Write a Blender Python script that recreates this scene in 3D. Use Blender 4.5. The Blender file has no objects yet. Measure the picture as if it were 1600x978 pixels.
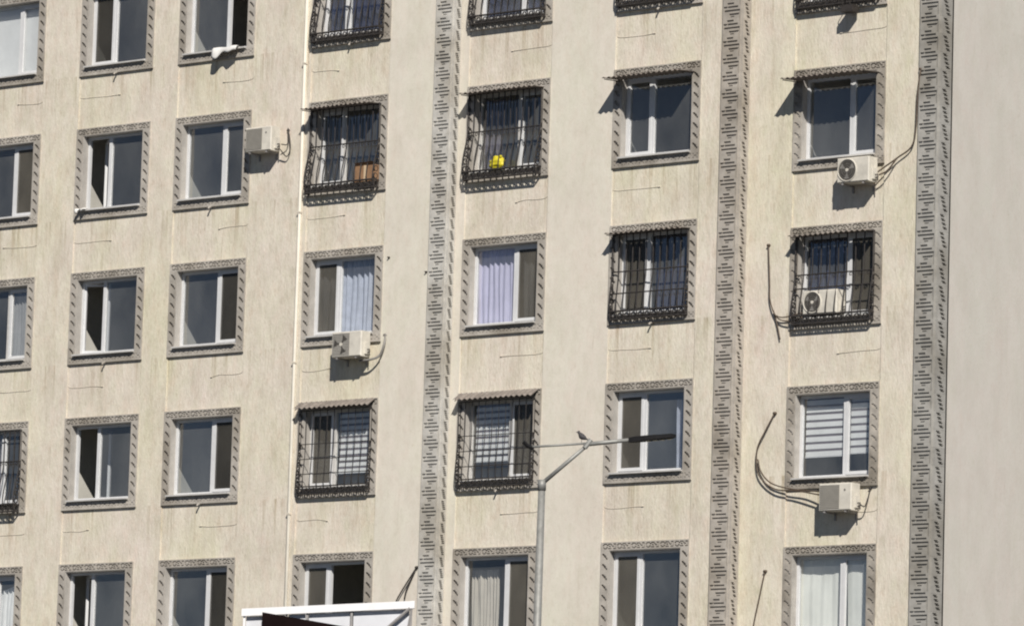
import bpy, math, random
from mathutils import Vector, Matrix
random.seed(7)
scene = bpy.context.scene
COL = scene.collection

# ------------------------------------------------------------------ camera
yaw, pitch, roll = -0.679337, 0.135656, 0.029995
cy, sy, cp, sp = math.cos(yaw), math.sin(yaw), math.cos(pitch), math.sin(pitch)
FW = Vector((sy*cp, cy*cp, sp)); RT = Vector((cy, -sy, 0)); UP = RT.cross(FW)
cr, sr = math.cos(roll), math.sin(roll)
R2 = RT*cr + UP*sr; U2 = UP*cr - RT*sr
cam_d = bpy.data.cameras.new('camera'); cam = bpy.data.objects.new('camera', cam_d); COL.objects.link(cam)
cam_d.sensor_width = 36; cam_d.lens = 180.37; cam_d.clip_start = 0.5; cam_d.clip_end = 5000
m = Matrix.Identity(4)
for i in range(3):
    m[i][0] = R2[i]; m[i][1] = U2[i]; m[i][2] = -FW[i]
m.translation = Vector((62.4928, -75.6017, 1.6)); cam.matrix_world = m
scene.camera = cam
# ------------------------------------------------------------------ sky, sun, exposure
SUN_EL = math.radians(38); SUN_ROT = math.radians(136.0)
world = bpy.data.worlds.new('World'); scene.world = world; world.use_nodes = True
wn = world.node_tree.nodes; wl = world.node_tree.links
bg = wn['Background']; sky = wn.new('ShaderNodeTexSky'); sky.sky_type = 'NISHITA'; sky.sun_disc = False
sky.sun_elevation = SUN_EL; sky.sun_rotation = SUN_ROT; sky.dust_density = 0.1; sky.air_density = 0.55; sky.altitude = 2000
wl.new(sky.outputs[0], bg.inputs[0]); bg.inputs[1].default_value = 0.05
sd = bpy.data.lights.new('sun', 'SUN'); sd.energy = 5.0; sd.angle = math.radians(0.53); sd.color = (1.0, 0.945, 0.87)
so = bpy.data.objects.new('sun', sd); COL.objects.link(so)
to_sun = Vector((math.sin(SUN_ROT)*math.cos(SUN_EL), math.cos(SUN_ROT)*math.cos(SUN_EL), math.sin(SUN_EL)))
so.rotation_euler = to_sun.to_track_quat('Z', 'Y').to_euler(); so.location = to_sun*120
vs = scene.view_settings
scene.cycles.filter_width = 2.1        # the photograph is a little soft
vs.view_transform = 'Standard'; vs.look = 'None'; vs.exposure = 0.16; vs.gamma = 1.0; vs.use_curve_mapping = False

# ------------------------------------------------------------------ helpers
class MB:
    def __init__(s): s.v = []; s.f = []
    def quad(s, a, b, c, d):
        n = len(s.v); s.v += [a, b, c, d]; s.f.append((n, n+1, n+2, n+3)); return s
    def box(s, x0, x1, y0, y1, z0, z1):
        n = len(s.v)
        s.v += [(x0,y0,z0),(x1,y0,z0),(x1,y1,z0),(x0,y1,z0),(x0,y0,z1),(x1,y0,z1),(x1,y1,z1),(x0,y1,z1)]
        s.f += [tuple(n+i for i in q) for q in ((0,3,2,1),(4,5,6,7),(0,1,5,4),(1,2,6,5),(2,3,7,6),(3,0,4,7))]
        return s
    def tube(s, pts, r, n=6, cap=True):
        pts = [Vector(p) for p in pts]; rs = r if isinstance(r, (list, tuple)) else [r]*len(pts)
        base = len(s.v); ref = None
        for i, p in enumerate(pts):
            t = (pts[min(i+1, len(pts)-1)] - pts[max(i-1, 0)]).normalized()
            if ref is None:
                ref = Vector((0,0,1)) if abs(t.z) < .9 else Vector((1,0,0))
            a = (ref - t*ref.dot(t)).normalized(); b = t.cross(a); ref = a
            for k in range(n):
                w = 2*math.pi*(k+.5)/n
                s.v.append(tuple(p + (a*math.cos(w) + b*math.sin(w))*rs[i]))
        for i in range(len(pts)-1):
            for k in range(n):
                k2 = (k+1) % n
                s.f.append((base+i*n+k, base+i*n+k2, base+(i+1)*n+k2, base+(i+1)*n+k))
        if cap:
            s.f.append(tuple(base+k for k in reversed(range(n))))
            s.f.append(tuple(base+(len(pts)-1)*n+k for k in range(n)))
        return s
    def ring(s, c, R, r, axis='y', n=10, m=4, z=1.0):
        base = len(s.v); c = Vector(c)
        for i in range(n):
            a = 2*math.pi*i/n
            for k in range(m):
                b = 2*math.pi*(k+.5)/m
                q = R + r*math.cos(b); h = r*math.sin(b)
                u, w = q*math.cos(a), q*math.sin(a)*z
                s.v.append(tuple(c + (Vector((u, h, w)) if axis == 'y' else Vector((h, u, w)))))
        for i in range(n):
            for k in range(m):
                i2, k2 = (i+1) % n, (k+1) % m
                s.f.append((base+i*m+k, base+i2*m+k, base+i2*m+k2, base+i*m+k2))
        return s
    def disc(s, c, r, y2, n=20):          # short cylinder along y from c.y to y2
        b = len(s.v)
        for yy in (c[1], y2):
            for k in range(n):
                a = 2*math.pi*k/n; s.v.append((c[0]+r*math.cos(a), yy, c[2]+r*math.sin(a)))
        s.f.append(tuple(b+k for k in range(n))); s.f.append(tuple(b+n+k for k in reversed(range(n))))
        for k in range(n):
            k2 = (k+1) % n; s.f.append((b+k2, b+k, b+n+k, b+n+k2))
        return s
    def relief(s, xs, zs, h, org=(0,0,0), U=(1,0,0), N=(0,-1,0)):
        """cells between xs (along U) and zs (up); h[i][j] = outward height"""
        U, N, O = Vector(U), Vector(N), Vector(org)
        P = lambda x, z, o: tuple(O + U*x + N*o + Vector((0,0,z)))
        nx, nz = len(xs)-1, len(zs)-1
        g = lambda i, j: h[i][j] if 0 <= i < nx and 0 <= j < nz else 0.0
        for i in range(nx):
            for j in range(nz):
                o = h[i][j]
                s.quad(P(xs[i],zs[j],o), P(xs[i+1],zs[j],o), P(xs[i+1],zs[j+1],o), P(xs[i],zs[j+1],o))
        for i in range(nx+1):
            for j in range(nz):
                a, b = g(i-1, j), g(i, j)
                if abs(a-b) > 1e-6:
                    q = [P(xs[i],zs[j],a), P(xs[i],zs[j],b), P(xs[i],zs[j+1],b), P(xs[i],zs[j+1],a)]
                    s.quad(*q)
        for j in range(nz+1):
            for i in range(nx):
                a, b = g(i, j-1), g(i, j)
                if abs(a-b) > 1e-6:
                    s.quad(P(xs[i],zs[j],a), P(xs[i+1],zs[j],a), P(xs[i+1],zs[j],b), P(xs[i],zs[j],b))
        return s
    def mesh(s, name, mat, smooth=False):
        me = bpy.data.meshes.new(name); me.from_pydata(s.v, [], s.f); me.update()
        if mat: me.materials.append(mat)
        if smooth: me.polygons.foreach_set('use_smooth', [True]*len(me.polygons))
        return me

def link(name, me, parent=None, loc=(0,0,0)):
    o = bpy.data.objects.new(name, me); COL.objects.link(o); o.location = loc
    if parent: o.parent = parent
    return o
def build(name, mb, mat, parent=None, loc=(0,0,0), smooth=False):
    return link(name, mb.mesh(name, mat, smooth), parent, loc)
def tag(o, label=None, cat=None, group=None, kind=None):
    if label: o['label'] = label
    if cat: o['category'] = cat
    if group: o['group'] = group
    if kind: o['kind'] = kind
    return o
def thing(name, label, cat, loc=(0,0,0), group=None):
    return tag(link(name, None, None, loc), label, cat, group)

# ------------------------------------------------------------------ materials
def nt(name):
    mt = bpy.data.materials.new(name); mt.use_nodes = True
    t = mt.node_tree; b = t.nodes['Principled BSDF']
    return mt, t, b
class N:
    def __init__(s, t): s.t = t
    def __call__(s, typ, ins=None, **kw):
        n = s.t.nodes.new(typ)
        for k, v in kw.items(): setattr(n, k, v)
        for k, v in (ins or {}).items():
            if isinstance(v, bpy.types.NodeSocket): s.t.links.new(v, n.inputs[k])
            else: n.inputs[k].default_value = v
        return n
def mapped(n, scale, loc=(0,0,0)):
    co = n('ShaderNodeTexCoord')
    geo = n('ShaderNodeNewGeometry')
    return n('ShaderNodeMapping', {'Vector': geo.outputs['Position'], 'Scale': scale, 'Location': loc}).outputs[0]
def ramp(n, fac, stops):
    r = n('ShaderNodeValToRGB', {0: fac}); e = r.color_ramp.elements
    while len(e) < len(stops): e.new(0.5)
    for i, (p, c) in enumerate(stops):
        e[i].position = p; e[i].color = c if len(c) == 4 else (*c, 1)
    return r.outputs[0]
def mul(n, a, b, f=1.0):
    x = n('ShaderNodeMix', {0: f, 6: a, 7: b}, data_type='RGBA', blend_type='MULTIPLY'); return x.outputs[2]
def mix(n, f, a, b):
    x = n('ShaderNodeMix', {0: f, 6: a, 7: b}, data_type='RGBA'); return x.outputs[2]

def plaster(name, c1, c2, c3, streak=1.0, bump=0.5, fine=(16, 16, 2.6), sill=0.0, mott=1.0):
    mt, t, b = nt(name); n = N(t)
    big = n('ShaderNodeTexNoise', {'Vector': mapped(n, (.55, .55, .30)), 'Scale': 1.0, 'Detail': 4.0, 'Roughness': .6})
    col = ramp(n, big.outputs[0], [(.30, c2), (.48, c1), (.66, c3)])
    med = n('ShaderNodeTexNoise', {'Vector': mapped(n, (2.2, 2.2, 1.1), (3, 1, 8)), 'Scale': 1.0, 'Detail': 5.0, 'Roughness': .65})
    col = mul(n, col, ramp(n, med.outputs[0], [(.30, (.86, .85, .83)), (.62, (1.03, 1.03, 1.03))]), mott)
    chip = n('ShaderNodeTexNoise', {'Vector': mapped(n, (4.2, 4.2, 2.4), (1, 6, 2)), 'Scale': 1.0, 'Detail': 4.0, 'Roughness': .7})
    col = mul(n, col, ramp(n, chip.outputs[0], [(.30, (1.0, .955, .945)), (.50, (1, 1, 1)), (.70, (.955, .975, .935))]), mott)
    # scratched vertical grain
    st = n('ShaderNodeTexNoise', {'Vector': mapped(n, fine), 'Scale': 1.0, 'Detail': 3.0, 'Roughness': .6})
    st2 = n('ShaderNodeTexNoise', {'Vector': mapped(n, (fine[0]*2.6, fine[1]*2.6, fine[2]*2.2), (7, 3, 1)), 'Scale': 1.0, 'Detail': 2.0})
    col = mul(n, col, ramp(n, st.outputs[0], [(.34, (.80, .78, .74)), (.50, (1, 1, 1)), (.72, (1.05, 1.05, 1.05))]), streak)
    # long rain streaks
    rn = n('ShaderNodeTexNoise', {'Vector': mapped(n, (3.4, 3.4, .16), (11, 0, 0)), 'Scale': 1.0, 'Detail': 5.0, 'Roughness': .7})
    col = mul(n, col, ramp(n, rn.outputs[0], [(.30, (.84, .81, .75)), (.46, (1, 1, 1))]), .45*mott)
    grit = n('ShaderNodeTexNoise', {'Vector': mapped(n, (38, 38, 26), (9, 1, 4)), 'Scale': 1.0, 'Detail': 3.0, 'Roughness': .7})
    col = mul(n, col, ramp(n, grit.outputs[0], [(.32, (.85, .83, .80)), (.50, (1, 1, 1)), (.70, (1.06, 1.06, 1.05))]), .25+.75*streak)
    if sill:                               # dirty water runs that start at the sills
        gp = n('ShaderNodeNewGeometry'); sx = n('ShaderNodeSeparateXYZ', {0: gp.outputs['Position']})
        dz = n('ShaderNodeMath', {0: 20.53, 1: sx.outputs[2]}, operation='SUBTRACT')
        md = n('ShaderNodeMath', {0: dz.outputs[0], 1: 3.0}, operation='FLOORED_MODULO')
        fade = n('ShaderNodeMapRange', {0: md.outputs[0], 1: .05, 2: 1.0, 3: 1.0, 4: 0.0})
        rnz = n('ShaderNodeTexNoise', {'Vector': mapped(n, (8.5, 8.5, .22), (8, 3, 2)), 'Scale': 1.0, 'Detail': 4.0, 'Roughness': .65})
        rm = n('ShaderNodeMapRange', {0: rnz.outputs[0], 1: .52, 2: .68, 3: 0.0, 4: sill})
        fm = n('ShaderNodeMath', {0: fade.outputs[0], 1: rm.outputs[0]}, operation='MULTIPLY')
        col = mul(n, col, (.70, .66, .59, 1), fm.outputs[0])
    # sparse dirty runs and chips
    dr = n('ShaderNodeTexNoise', {'Vector': mapped(n, (9.0, 9.0, .75), (4, 9, 3)), 'Scale': 1.0, 'Detail': 4.0, 'Roughness': .6})
    col = mul(n, col, ramp(n, dr.outputs[0], [(.24, (.74, .71, .66)), (.35, (1, 1, 1))]), .35+.65*streak)
    sp = n('ShaderNodeTexNoise', {'Vector': mapped(n, (11, 11, 8), (2, 2, 7)), 'Scale': 1.0, 'Detail': 3.0})
    col = mul(n, col, ramp(n, sp.outputs[0], [(.25, (.86, .84, .80)), (.36, (1, 1, 1))]), .7*mott)
    t.links.new(col, b.inputs['Base Color']); b.inputs['Roughness'].default_value = .92
    b.inputs['Specular IOR Level'].default_value = .15
    add = n('ShaderNodeMath', {0: st.outputs[0], 1: st2.outputs[0]}, operation='ADD')
    bp = n('ShaderNodeBump', {'Height': add.outputs[0], 'Strength': bump, 'Distance': .012})
    t.links.new(bp.outputs[0], b.inputs['Normal'])
    return mt
CREAM = (.655, .608, .520); PINK = (.655, .590, .525); YELL = (.640, .602, .478)
M_plaster = plaster('streaked_plaster', CREAM, PINK, YELL, .45, .55, (20, 20, 5.5), 1.0)
M_smooth = plaster('smooth_plaster', (.655, .615, .54), (.655, .60, .53), (.645, .62, .53), .22, .15, (9, 9, 5), 0.0, .6)
M_gable = plaster('gable_plaster', (.560, .530, .482), (.562, .526, .482), (.552, .532, .480), .10, .15, (14, 14, 9), 0.0, .5)

def stone(name, c, var=.18, bump=.25, grime=.75):
    mt, t, b = nt(name); n = N(t)
    a = n('ShaderNodeTexNoise', {'Vector': mapped(n, (5, 5, 5)), 'Scale': 1.0, 'Detail': 6.0, 'Roughness': .7})
    lo = tuple(x*(1-var) for x in c); hi = tuple(min(1, x*(1+var)) for x in c)
    col = ramp(n, a.outputs[0], [(.3, lo), (.7, hi)])
    g = n('ShaderNodeTexNoise', {'Vector': mapped(n, (.9, .9, .8), (5, 2, 9)), 'Scale': 1.0, 'Detail': 4.0})
    col = mul(n, col, ramp(n, g.outputs[0], [(.33, (grime, grime*.97, grime*.92)), (.55, (1, 1, 1))]))
    info = n('ShaderNodeObjectInfo')
    col = mul(n, col, ramp(n, info.outputs['Random'], [(0, (.93, .93, .93)), (1, (1.05, 1.05, 1.05))]))
    t.links.new(col, b.inputs['Base Color']); b.inputs['Roughness'].default_value = .9
    b.inputs['Specular IOR Level'].default_value = .2
    f = n('ShaderNodeTexNoise', {'Vector': mapped(n, (45, 45, 45)), 'Scale': 1.0, 'Detail': 3.0})
    bp = n('ShaderNodeBump', {'Height': f.outputs[0], 'Strength': bump, 'Distance': .006})
    t.links.new(bp.outputs[0], b.inputs['Normal'])
    return mt
M_band = [stone('band_stone_pale', (.49, .475, .44)), stone('band_stone_taupe', (.385, .355, .315)), stone('band_stone_grey', (.345, .335, .31))]
M_sur = stone('surround_stone', (.385, .358, .320), .22, .3, .70)
M_surG = stone('surround_stone_weathered', (.37, .342, .302), .3, .35, .6)
def plain(name, c, rough=.5, metal=0, var=.1, scale=8, spec=.4):
    mt, t, b = nt(name); n = N(t)
    a = n('ShaderNodeTexNoise', {'Vector': mapped(n, (scale,)*3), 'Scale': 1.0, 'Detail': 5.0, 'Roughness': .65})
    col = ramp(n, a.outputs[0], [(.3, tuple(x*(1-var) for x in c)), (.7, tuple(min(1, x*(1+var)) for x in c))])
    t.links.new(col, b.inputs['Base Color']); b.inputs['Roughness'].default_value = rough
    b.inputs['Metallic'].default_value = metal; b.inputs['Specular IOR Level'].default_value = spec
    return mt
M_pvc = plain('white_pvc', (.60, .605, .61), .4, var=.05)
M_pvcw = plain('white_pvc_old', (.50, .49, .47), .5, var=.12)
M_iron = plain('black_iron', (.034, .030, .028), .55, .0, .4, 20)
M_sheet = plain('weathered_corrugated_sheet', (.19, .165, .145), .8, 0, .35, 6)
M_dark = plain('dark_rubber', (.035, .030, .027), .6, 0, .3)
M_cablebr = plain('brown_cable_wrap', (.085, .062, .045), .7, 0, .35, 15)
M_tube = plain('painted_tube', (.56, .51, .43), .7, 0, .15)
M_acw = plain('ac_cream_paint', (.57, .54, .475), .55, 0, .16, 5)
M_acg = plain('ac_grey_grille', (.27, .255, .225), .6, 0, .1)
M_acd = plain('ac_dark_mesh', (.06, .055, .048), .6, 0, .3)
M_acl = plain('ac_fan_grey', (.20, .19, .175), .5, 0, .2)
M_lamp = plain('galvanised_steel', (.27, .27, .255), .55, .3, .2, 10)
M_lum = plain('black_luminaire', (.014, .014, .015), .8, 0, .2, 8, .1)
M_led = plain('lens_yellow', (.55, .50, .36), .3, 0, .1)
M_box = plain('cardboard', (.25, .145, .08), .8, 0, .2, 10)
M_yel = plain('yellow_plastic', (.58, .50, .03), .45, 0, .15, 10)
M_cloth = plain('white_cloth', (.66, .65, .63), .85, 0, .08)
M_bird = plain('bird_grey', (.05, .047, .05), .7, 0, .4, 30)
M_signw = plain('white_sign_paint', (.70, .70, .71), .5, 0, .05)
M_signp = plain('pale_sign_sheet', (.56, .57, .60), .45, 0, .06, 2)
M_signg = plain('grey_sign_steel', (.25, .24, .235), .55, 0, .2)
M_maroon = plain('maroon_sign_face', (.009, .005, .005), .9, 0, .25, 2, .05)
M_room = plain('room_paint', (.48, .47, .43), .9, 0, .15, 1.2)
M_fab = {
 'beige':  plain('curtain_beige', (.50, .46, .40), .9, 0, .1, 3),
 'white':  plain('curtain_white', (.80, .80, .79), .9, 0, .06, 3),
 'cream':  plain('curtain_cream', (.84, .84, .78), .9, 0, .05, 3),
 'lavender': plain('curtain_lavender', (.60, .58, .74), .9, 0, .08, 3),
 'bluewhite': plain('curtain_blue_white', (.48, .51, .60), .9, 0, .15, 6),
 'grey':   plain('curtain_grey', (.33, .33, .33), .9, 0, .12, 4),
 'blue':   plain('curtain_navy', (.022, .027, .065), .9, 0, .3, 3),
 'mauve':  plain('curtain_mauve', (.17, .15, .17), .9, 0, .15, 3),
}
# glass: clear pane with the double reflection of two sheets
def glass_mat():
    mt, t, b = nt('window_glass'); n = N(t); t.nodes.remove(b)
    wav = n('ShaderNodeTexNoise', {'Vector': mapped(n, (1.1, 1.1, .8)), 'Scale': 1.0, 'Detail': 1.0})
    bp = n('ShaderNodeBump', {'Height': wav.outputs[0], 'Strength': .12, 'Distance': .05})
    lw = n('ShaderNodeLayerWeight', {'Blend': .5})                     # Schlick, the same from both sides of the sheet
    p5 = n('ShaderNodeMath', {0: lw.outputs['Facing'], 1: 5.0}, operation='POWER')
    fr = n('ShaderNodeMath', {0: p5.outputs[0], 1: .96, 2: .04}, operation='MULTIPLY_ADD')
    oi = n('ShaderNodeObjectInfo')
    var = n('ShaderNodeMapRange', {0: oi.outputs['Random'], 1: 0.0, 2: 1.0, 3: 2.6, 4: 4.6})
    f2 = n('ShaderNodeMath', {0: fr.outputs[0], 1: var.outputs[0]}, operation='MULTIPLY', use_clamp=True)   # two double-sided sheets
    tr = n('ShaderNodeBsdfTransparent', {0: (.90, .92, .93, 1)})
    gl = n('ShaderNodeBsdfGlossy', {'Color': (.98, .98, .98, 1), 'Roughness': .03, 'Normal': bp.outputs[0]})
    mx = n('ShaderNodeMixShader', {0: f2.outputs[0], 1: tr.outputs[0], 2: gl.outputs[0]})
    dn = n('ShaderNodeTexNoise', {'Vector': mapped(n, (1.3, 1.3, .7), (2, 5, 1)), 'Scale': 1.0, 'Detail': 4.0})
    df = n('ShaderNodeBsdfDiffuse', {0: (.50, .51, .50, 1)})
    dm = n('ShaderNodeMapRange', {0: dn.outputs[0], 1: .3, 2: .7, 3: .045, 4: .14})
    m2 = n('ShaderNodeMixShader', {0: dm.outputs[0], 1: mx.outputs[0], 2: df.outputs[0]})      # dust film
    t.links.new(m2.outputs[0], t.nodes['Material Output'].inputs[0]); return mt
M_glass = glass_mat()
def net_mat(name='insect_screen', k=1.0):
    mt, t, b = nt(name); n = N(t); t.nodes.remove(b)
    a = n('ShaderNodeTexNoise', {'Vector': mapped(n, (2, 2, 1.2)), 'Scale': 1.0, 'Detail': 4.0})
    col = ramp(n, a.outputs[0], [(.3, (.085*k, .078*k, .064*k)), (.7, (.14*k, .128*k, .105*k))])
    tr = n('ShaderNodeBsdfTransparent'); df = n('ShaderNodeBsdfDiffuse', {0: col})
    mx = n('ShaderNodeMixShader', {0: .62, 1: tr.outputs[0], 2: df.outputs[0]})
    t.links.new(mx.outputs[0], t.nodes['Material Output'].inputs[0]); return mt
M_net = net_mat(); M_netd = net_mat('dark_insect_screen', .40)
def ground_mat():
    mt, t, b = nt('asphalt'); n = N(t)
    a = n('ShaderNodeTexNoise', {'Vector': mapped(n, (.3, .3, .3)), 'Scale': 1.0, 'Detail': 8.0})
    t.links.new(ramp(n, a.outputs[0], [(.3, (.04, .04, .04)), (.7, (.065, .063, .06))]), b.inputs['Base Color'])
    b.inputs['Roughness'].default_value = .9; return mt

# ------------------------------------------------------------------ ground
tag(build('ground', MB().quad((-2000,-2000,0),(2000,-2000,0),(2000,2000,0),(-2000,2000,0)), ground_mat()), kind='structure')

# ------------------------------------------------------------------ building shell
W, H = 2.054, 1.897                       # outer size of a carved window surround
COLS = 'ABCDEFG'
XL = dict(A=-13.336, B=-10.246, C=-7.485, D=-3.901, E=0.0, F=3.597, G=7.631)
BAY = dict(A=0, B=0, C=0, D=0, E=.2, F=.2, G=.45)
def ztop(c, r): return 22.41 - 3*(r-1) + ((-.389 + .048*(r-1)) if c == 'G' else 0)
MS, MT, MBOT = .19, .155, .165            # moulding widths: side, top, bottom
ROOF = 25.2; BACK = 13.0
bld = thing('apartment_building', 'cream plastered apartment block with carved grey window surrounds and ornament bands', 'building')

def wall_panel(c):
    b = MB(); x0, x1 = XL[c], XL[c]+W; y = BAY[c]+.045; yb = .235+BAY[c]
    a0, a1 = x0+MS, x1-MS; z = 0.0
    holes = sorted((ztop(c, r)-H+MBOT, ztop(c, r)-MT) for r in range(1, 6))
    for h0, h1 in holes:
        b.quad((x0,y,z),(x1,y,z),(x1,y,h0),(x0,y,h0))
        b.quad((x0,y,h0),(a0,y,h0),(a0,y,h1),(x0,y,h1)); b.quad((a1,y,h0),(x1,y,h0),(x1,y,h1),(a1,y,h1))
        b.quad((a0,y,h0),(a0,yb,h0),(a0,yb,h1),(a0,y,h1)); b.quad((a1,y,h0),(a1,y,h1),(a1,yb,h1),(a1,yb,h0))
        b.quad((a0,y,h0),(a1,y,h0),(a1,yb,h0),(a0,yb,h0)); b.quad((a0,y,h1),(a0,yb,h1),(a1,yb,h1),(a1,y,h1))
        z = h1
    b.quad((x0,y,z),(x1,y,z),(x1,y,ROOF),(x0,y,ROOF))
    return build('wall_panel', b, M_plaster, bld)
for c in COLS: wall_panel(c)
def pilaster(x0, x1, y, mat): return build('pilaster', MB().box(x0, x1, y, y+.33, 0, ROOF), mat, bld)
X = lambda c: XL[c]; XR = lambda c: XL[c]+W
pilaster(-22, X('A'), .02, M_plaster); pilaster(XR('A'), X('B'), .02, M_plaster); pilaster(XR('B'), X('C'), .02, M_plaster)
pilaster(XR('C'), X('D'), .02, M_plaster); pilaster(XR('D'), -.67, .02, M_smooth)
pilaster(-.25, X('E'), .22, M_smooth); pilaster(XR('E'), X('F'), .22, M_smooth); pilaster(XR('F'), 6.15, .22, M_plaster)
pilaster(6.56, X('G'), .47, M_plaster); pilaster(XR('G'), 10.44, .47, M_plaster)
build('gable_wall', MB().box(10.5, 10.86, .80, BACK, 0, ROOF), M_gable, bld)
build('rear_wall', MB().box(-22, 10.5, BACK-.3, BACK-.003, 0, ROOF), M_gable, bld)
build('side_wall', MB().box(-22.3, -22, .02, BACK, 0, ROOF), M_gable, bld)
build('roof', MB().box(-22.4, 11.0, -.15, BACK+.1, ROOF, ROOF+.35), M_gable, bld)

# ornament bands: grey tiles with cut key pattern on the face, cut leaves on the return
TH, TW = .328, .41
def slot_mesh(w, h, slots, out, depth, mat, U, Nn, name):
    xs = sorted({0, w, *[s[0] for s in slots], *[s[1] for s in slots]}); zs = sorted({0, h, *[s[2] for s in slots], *[s[3] for s in slots]})
    hm = [[out]*(len(zs)-1) for _ in range(len(xs)-1)]
    for i in range(len(xs)-1):
        for j in range(len(zs)-1):
            cx, cz = (xs[i]+xs[i+1])/2, (zs[j]+zs[j+1])/2
            if any(a < cx < b and c_ < cz < d for a, b, c_, d in slots): hm[i][j] = out-depth
    return MB().relief(xs, zs, hm, (0,0,0), U, Nn).mesh(name, mat)
def key_slots(w, h):
    P = h/165; S = []
    for (xa, xb, za, zb) in ((.24,.62,16,33),(.04,.86,49,67),(.04,.97,84,103),(.36,.93,120,138)):
        S.append((xa*w, xb*w, h-zb*P, h-za*P))
    for (xa, xb, za, zb) in ((.24,.31,33,49),(.04,.11,67,84),(.90,.97,103,165),(.36,.43,138,152),(.43,.66,146,155),(.90,.97,0,40)):
        S.append((xa*w, xb*w, h-zb*P, h-za*P))
    return S
def leaf_slots(w, h, n, lean):
    S = []; p = h/n
    if n > 1:                              # a cluster of four small leaves stepping inwards as it goes down
        for k in range(4):
            for q in range(2):
                x0 = w*(.16+.085*k+.09*q); z1 = h*(.93-.225*k-.075*q)
                S.append((x0, x0+w*.36, z1-h*.072, z1))
        return S
    for k in range(n):
        for q in range(5):
            z0 = k*p + p*.10 + q*p*.165; x0 = w*(.20 + (lean*q*.06 if lean > 0 else .28+lean*q*.06))
            S.append((x0, x0+w*.46, z0, z0+p*.125))
    return S
for i, (bx, by, dep, nl, lean) in enumerate(((-.67, 0, .20, 3, -1), (6.15, .2, .25, 5, 1), (10.44, .45, .35, 5, 1))):
    xr = bx+TW+.01
    bb = MB().box(bx, xr, by+.02, by+dep+.10, 0, ROOF)
    band = build('ornament_band', bb, M_band[i], bld)
    face = slot_mesh(TW, TH-.002, key_slots(TW, TH), .048, .026, M_band[i], (1,0,0), (0,-1,0), 'key_tile')
    ret = slot_mesh(dep, TH*2/3-.002 if i == 0 else TH-.002, leaf_slots(dep, TH*2/3 if i == 0 else TH, 1 if i == 0 else 3, lean), .050, .046, M_band[i], (0,1,0), (1,0,0), 'leaf_tile')
    ph = random.random()*TH
    z = 8.3+ph*.5
    while z < 22.9:
        link('tile', face, band, (bx+.005, by+.018, z)); z += TH
    z = 8.3; st = TH*2/3 if i == 0 else TH
    while z < 22.9:
        link('edge_tile', ret, band, (xr-.012, by+.005, z)); z += st

# ------------------------------------------------------------------ carved surround (shared meshes, local to the window)
def carve(w, h, motif, cw, rows, out, depth, vert=False, margin=.018):
    """strip w x h carved with a repeated motif; recessed where the motif has '.'"""
    L = h if vert else w; across = w if vert else h
    cnt = max(1, round((L-2*margin)/(cw*len(motif[0])))); cell = (L-2*margin)/(cnt*len(motif[0]))
    a = [0, margin] + [margin+cell*(k+1) for k in range(cnt*len(motif[0]))] + [L]
    rr = len(motif); e = across*.16
    b = [0, e] + [e+(across-2*e)*(k+1)/rr for k in range(rr)] + [across]
    xs, zs = (b, a) if vert else (a, b)
    hm = [[out]*(len(zs)-1) for _ in range(len(xs)-1)]
    for k in range(cnt*len(motif[0])):
        for q in range(rr):
            if motif[rr-1-q][k % len(motif[0])] == '.':
                i, j = (1+q, 1+k) if vert else (1+k, 1+q)
                hm[i][j] = out-depth
    return xs, zs, hm
TOPM = ["##....#....##...", "#..##...##..#.#.", "#.####.#..#...#.", "#..##..##.##.##.", "##....#....#...."]
SIDEM = ["##..######", "##....####", "###....###", "####....##", "######..##"]
BOTM = ["#..#.##.", "##.##..#", "#..#.##."]
def strip(name, w, h, motif, cw, out, depth, mat, vert=False):
    xs, zs, hm = carve(w, h, motif, cw, 0, out, depth, vert)
    return MB().relief(xs, zs, hm).mesh(name, mat)
SUR = {}
for key, mat in (('n', M_sur), ('g', M_surG)):
    SUR[key] = dict(
        top=strip('lintel_moulding', W, MT, TOPM, .021, .052, .030, mat),
        bot=strip('sill_moulding', W, MBOT, BOTM, .030, .053, .012, mat),
        side=strip('side_moulding', MS, H-MT-MBOT, SIDEM, .0195, .052, .044 if key == 'n' else .018, mat, True))
# reveal lining of the opening in surround stone
def lining(mat):
    b = MB(); x0, x1, z0, z1 = MS, W-MS, MBOT, H-MT; t = .012; y0, y1 = .0, .16
    b.box(x0, x0+t, y0, y1, z0, z1); b.box(x1-t, x1, y0, y1, z0, z1); b.box(x0+t, x1-t, y0, y1, z1-t, z1)
    return b.mesh('reveal', mat)
LIN = {'n': lining(plain('reveal_plaster', (.375, .355, .325), .9, 0, .12, 4)), 'g': lining(plain('reveal_plaster_grey', (.37, .35, .32), .9, 0, .2, 4))}
# frame geometry
OX0, OX1, OZ0, OZ1 = MS+.012, W-MS-.012, MBOT+.03, H-MT-.012
FY0, FY1 = .15, .215; FB = .055; NARROW = .385
def frame_mesh(narrow):
    b = MB(); w = OX1-OX0
    mx = OX0 + w*(NARROW if narrow == 'L' else 1-NARROW)
    b.box(OX0, OX0+FB, FY0, FY1, OZ0, OZ1); b.box(OX1-FB, OX1, FY0, FY1, OZ0, OZ1)
    b.box(mx-.038, mx+.038, FY0-.004, FY1, OZ0, OZ1)
    for a0, a1 in ((OX0+FB, mx-.038), (mx+.038, OX1-FB)):
        b.box(a0, a1, FY0+.002, FY1, OZ0, OZ0+FB); b.box(a0, a1, FY0+.002, FY1, OZ1-FB, OZ1)
    return b, mx
FR = {}
for s in 'LR':
    b, mx = frame_mesh(s)
    FR[s] = (b.mesh('window_frame', M_pvc), b.mesh('window_frame_old', M_pvcw), mx)
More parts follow.
